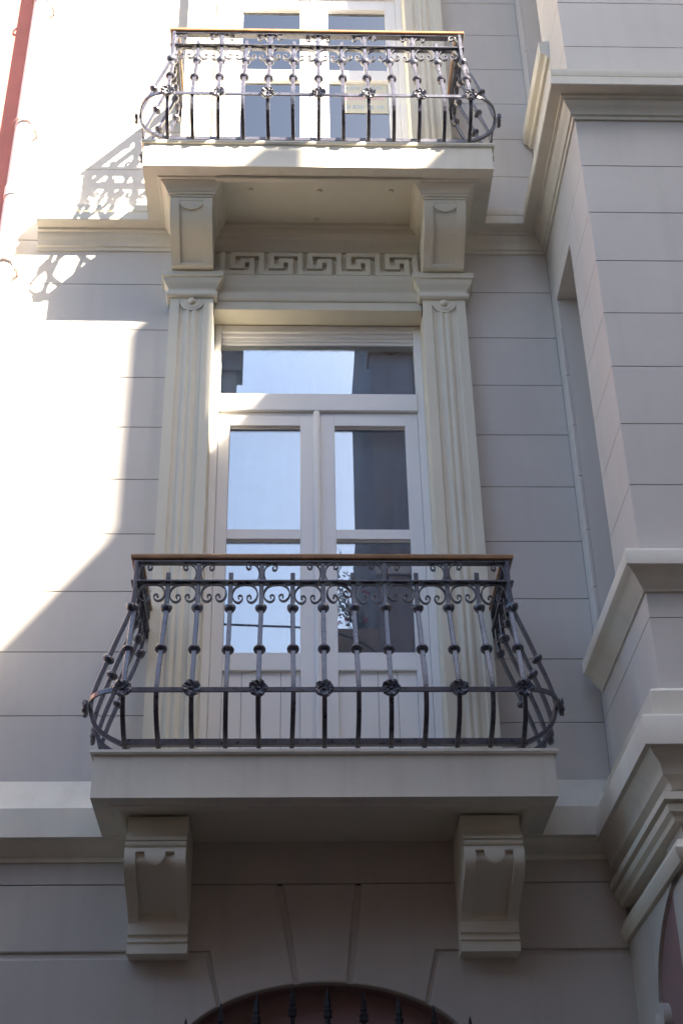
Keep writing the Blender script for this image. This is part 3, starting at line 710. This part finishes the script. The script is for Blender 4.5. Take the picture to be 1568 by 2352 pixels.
OP(prismo('gable', [(ga, zt+.001), (gb, zt+.001), (apx, apz)], 'y', YO-.3, YO, 'opp'))
OP(prismo('roof', [(ga+.5, zt+.002), (gb-.5, zt+.002), (apx, apz-.75)], 'y', YO-5.5, YO-.301, 'tile'))
OP(box('added_upper_storey', 1.14, 5.6, YO-5.9, YO-.02, zt+.002, 18.6, 'opp'))  # added on top to hide more sky from the facade
OP(box('chimney', 8.03, 8.32, YO-.30, YO-.002, 15.5, 18.12, 'brick', None, .01))

rn = thing('added_grey_house', 'unseen grey house added beyond the right edge to block light', 'building', (10, -1.1, 0))  # added out of view to stop light from the street's right end
OP(box('wall', 3.605, 24, -1.1, 5, 0, 12.5, 'opp2'), rn); OP(box('roof', 3.61, 24.2, -1.4, 5.2, 12.5, 12.7, 'tile'), rn)
on = thing('added_brown_house', 'unseen brown house added along the far side to block light', 'building', (22, YO, 0))  # added out of view to close off light along the far side
OP(box('wall', 15.52, 32, YO-6, YO, 0, 13.5, 'opp2'), on); OP(box('roof', 15.53, 32.2, YO-6.2, YO+.2, 13.5, 13.7, 'tile'), on)
op2 = thing('low_house', 'low pale house across the street beside the tall grey one', 'building', (-4, YO, 0))
def OP2(o): return OP(o, op2)
OP2(box('wall', -1.79, .498, YO-6, YO, 0, 9.3, 'opp2')); OP2(box('parapet', .50, 1.115, YO-6, YO, 0, 10.33, 'opp2')); OP2(box('roof', -1.59, .497, YO-6.1, YO+.15, 9.301, 9.5, 'tile'))
f = OP2(boxes('window', [(-1.1, -1.03, YO+.001, YO+.05, 5, 7), (-.15, -.08, YO+.001, YO+.05, 5, 7), (-1.03, -.15, YO+.001, YO+.05, 6.93, 7), (-1.03, -.15, YO+.001, YO+.05, 5, 5.07)], 'oppt'))
SUB(box('pane', -1.03, -.15, YO+.004, YO+.012, 5.07, 6.93, 'glass'), f)
ol = thing('added_corner_house', 'added slim dark grey house across the street whose eave is mirrored in the transom pane', 'building', (-10, YO, 0))  # invented house that carries the overhang for the transom reflection
OP(box('wall', -4.2, -1.8, YO-4, YO, 0, 15.7, 'opp'), ol); OP(boxes('added_eave', [(-4.6, -.72, YO-.10, YO+.25, 14.35, 15.6), (-4.4, -.80, YO-.08, YO+.2, 13.9, 14.349)], 'opp'), ol)  # overhang shaped to stand in for the balcony's dark reflection
oz = thing('added_terrace_house', 'unseen low brown house added at the far left to block light', 'building', (-14, YO, 0))  # unseen mass added to cut light from the left
OP(box('wall', -26, -4.21, YO-5, YO, 0, 8.4, 'opp2'), oz); OP(box('roof', -26.2, -4.22, YO-5.2, YO+.2, 8.401, 8.6, 'tile'), oz)
og = thing('added_plain_house', 'unseen plain brown house added beyond the red one to block light', 'building', (-14, .05, 0))  # added out of view to shut out light past the red wall
OP(box('wall', -26, -6.01, .05, 5, 0, 12, 'opp2'), og); OP(box('roof', -26.2, -6.02, -.2, 5.2, 12, 12.2, 'tile'), og)
V, F = tube([(-1.7 + 2.9*i/24, YO+1.1-1.12*(i/24)**6, 9.86-.08*math.sin(math.pi*i/24)) for i in range(25)], .014, 6)
cb = obj('overhead_cable', mesh('overhead_cable', V, F, 'cable', True)); tag(cb, 'thin dark overhead cable mirrored in the left door pane', 'cable')
# climbing plant on the parapet, mirrored beside the tall house
pt = thing('climbing_plant', 'leafy flowering plant on the parapet, mirrored in the right door pane', 'plant', (.98, YO-.6, 10.33))
V, F = lathevf([(.12, 0), (.17, .28), (.18, .28), (.18, .32), (.16, .32)], 16); obj('pot', mesh('pot', V, F, 'pot', True), pt, (0, -.25, 0))
V = []; F = []; Vf = []; Ff = []; rnd = random.Random(11)
for s in range(9):
    a = rnd.uniform(0, 6.28); L_ = rnd.uniform(.5, 1.7); pts = [Vector((.05*math.cos(a), -.25+.05*math.sin(a), .3))]
    for k in range(8):
        pts.append(pts[-1]+Vector((rnd.uniform(-.12, .05), rnd.uniform(-.04, .06), L_/8*rnd.uniform(.6, 1.2))))
    v, f = tube(pts, .007, 5); b = len(V); V += v; F += [tuple(i+b for i in q) for q in f]
    for p in pts[1:]:
        for _ in range(9):
            q = p+Vector((rnd.gauss(0, .06), rnd.gauss(0, .06), rnd.gauss(0, .06))); r1 = Vector((rnd.gauss(0, 1), rnd.gauss(0, 1), rnd.gauss(0, 1))).normalized(); r2 = r1.orthogonal().normalized(); L2 = rnd.uniform(.03, .06)
            b = len(Vf); Vf += [q, q+r1*L2*.5+r2*L2*.25, q+r1*L2, q+r1*L2*.5-r2*L2*.25]; Ff.append((b, b+1, b+2, b+3))
obj('stem', mesh('stem', V, F, 'bark'), pt)
fo = obj('foliage', mesh('foliage', Vf, Ff, 'leaf'), pt); fo['kind'] = 'stuff'
V = []; F = []
for _ in range(14):
    q = Vector((rnd.uniform(-.45, .05), -.2+rnd.gauss(0, .06), rnd.uniform(.25, 1.1)))
    for _ in range(5):
        r1 = Vector((rnd.gauss(0, 1), rnd.gauss(0, 1), rnd.gauss(0, 1))).normalized(); r2 = r1.orthogonal(); b = len(V); V += [q, q+r1*.03+r2*.014, q+r1*.05, q+r1*.03-r2*.014]; F.append((b, b+1, b+2, b+3))
fl = obj('flowers', mesh('flowers', V, F, 'bloom'), pt); fl['kind'] = 'stuff'
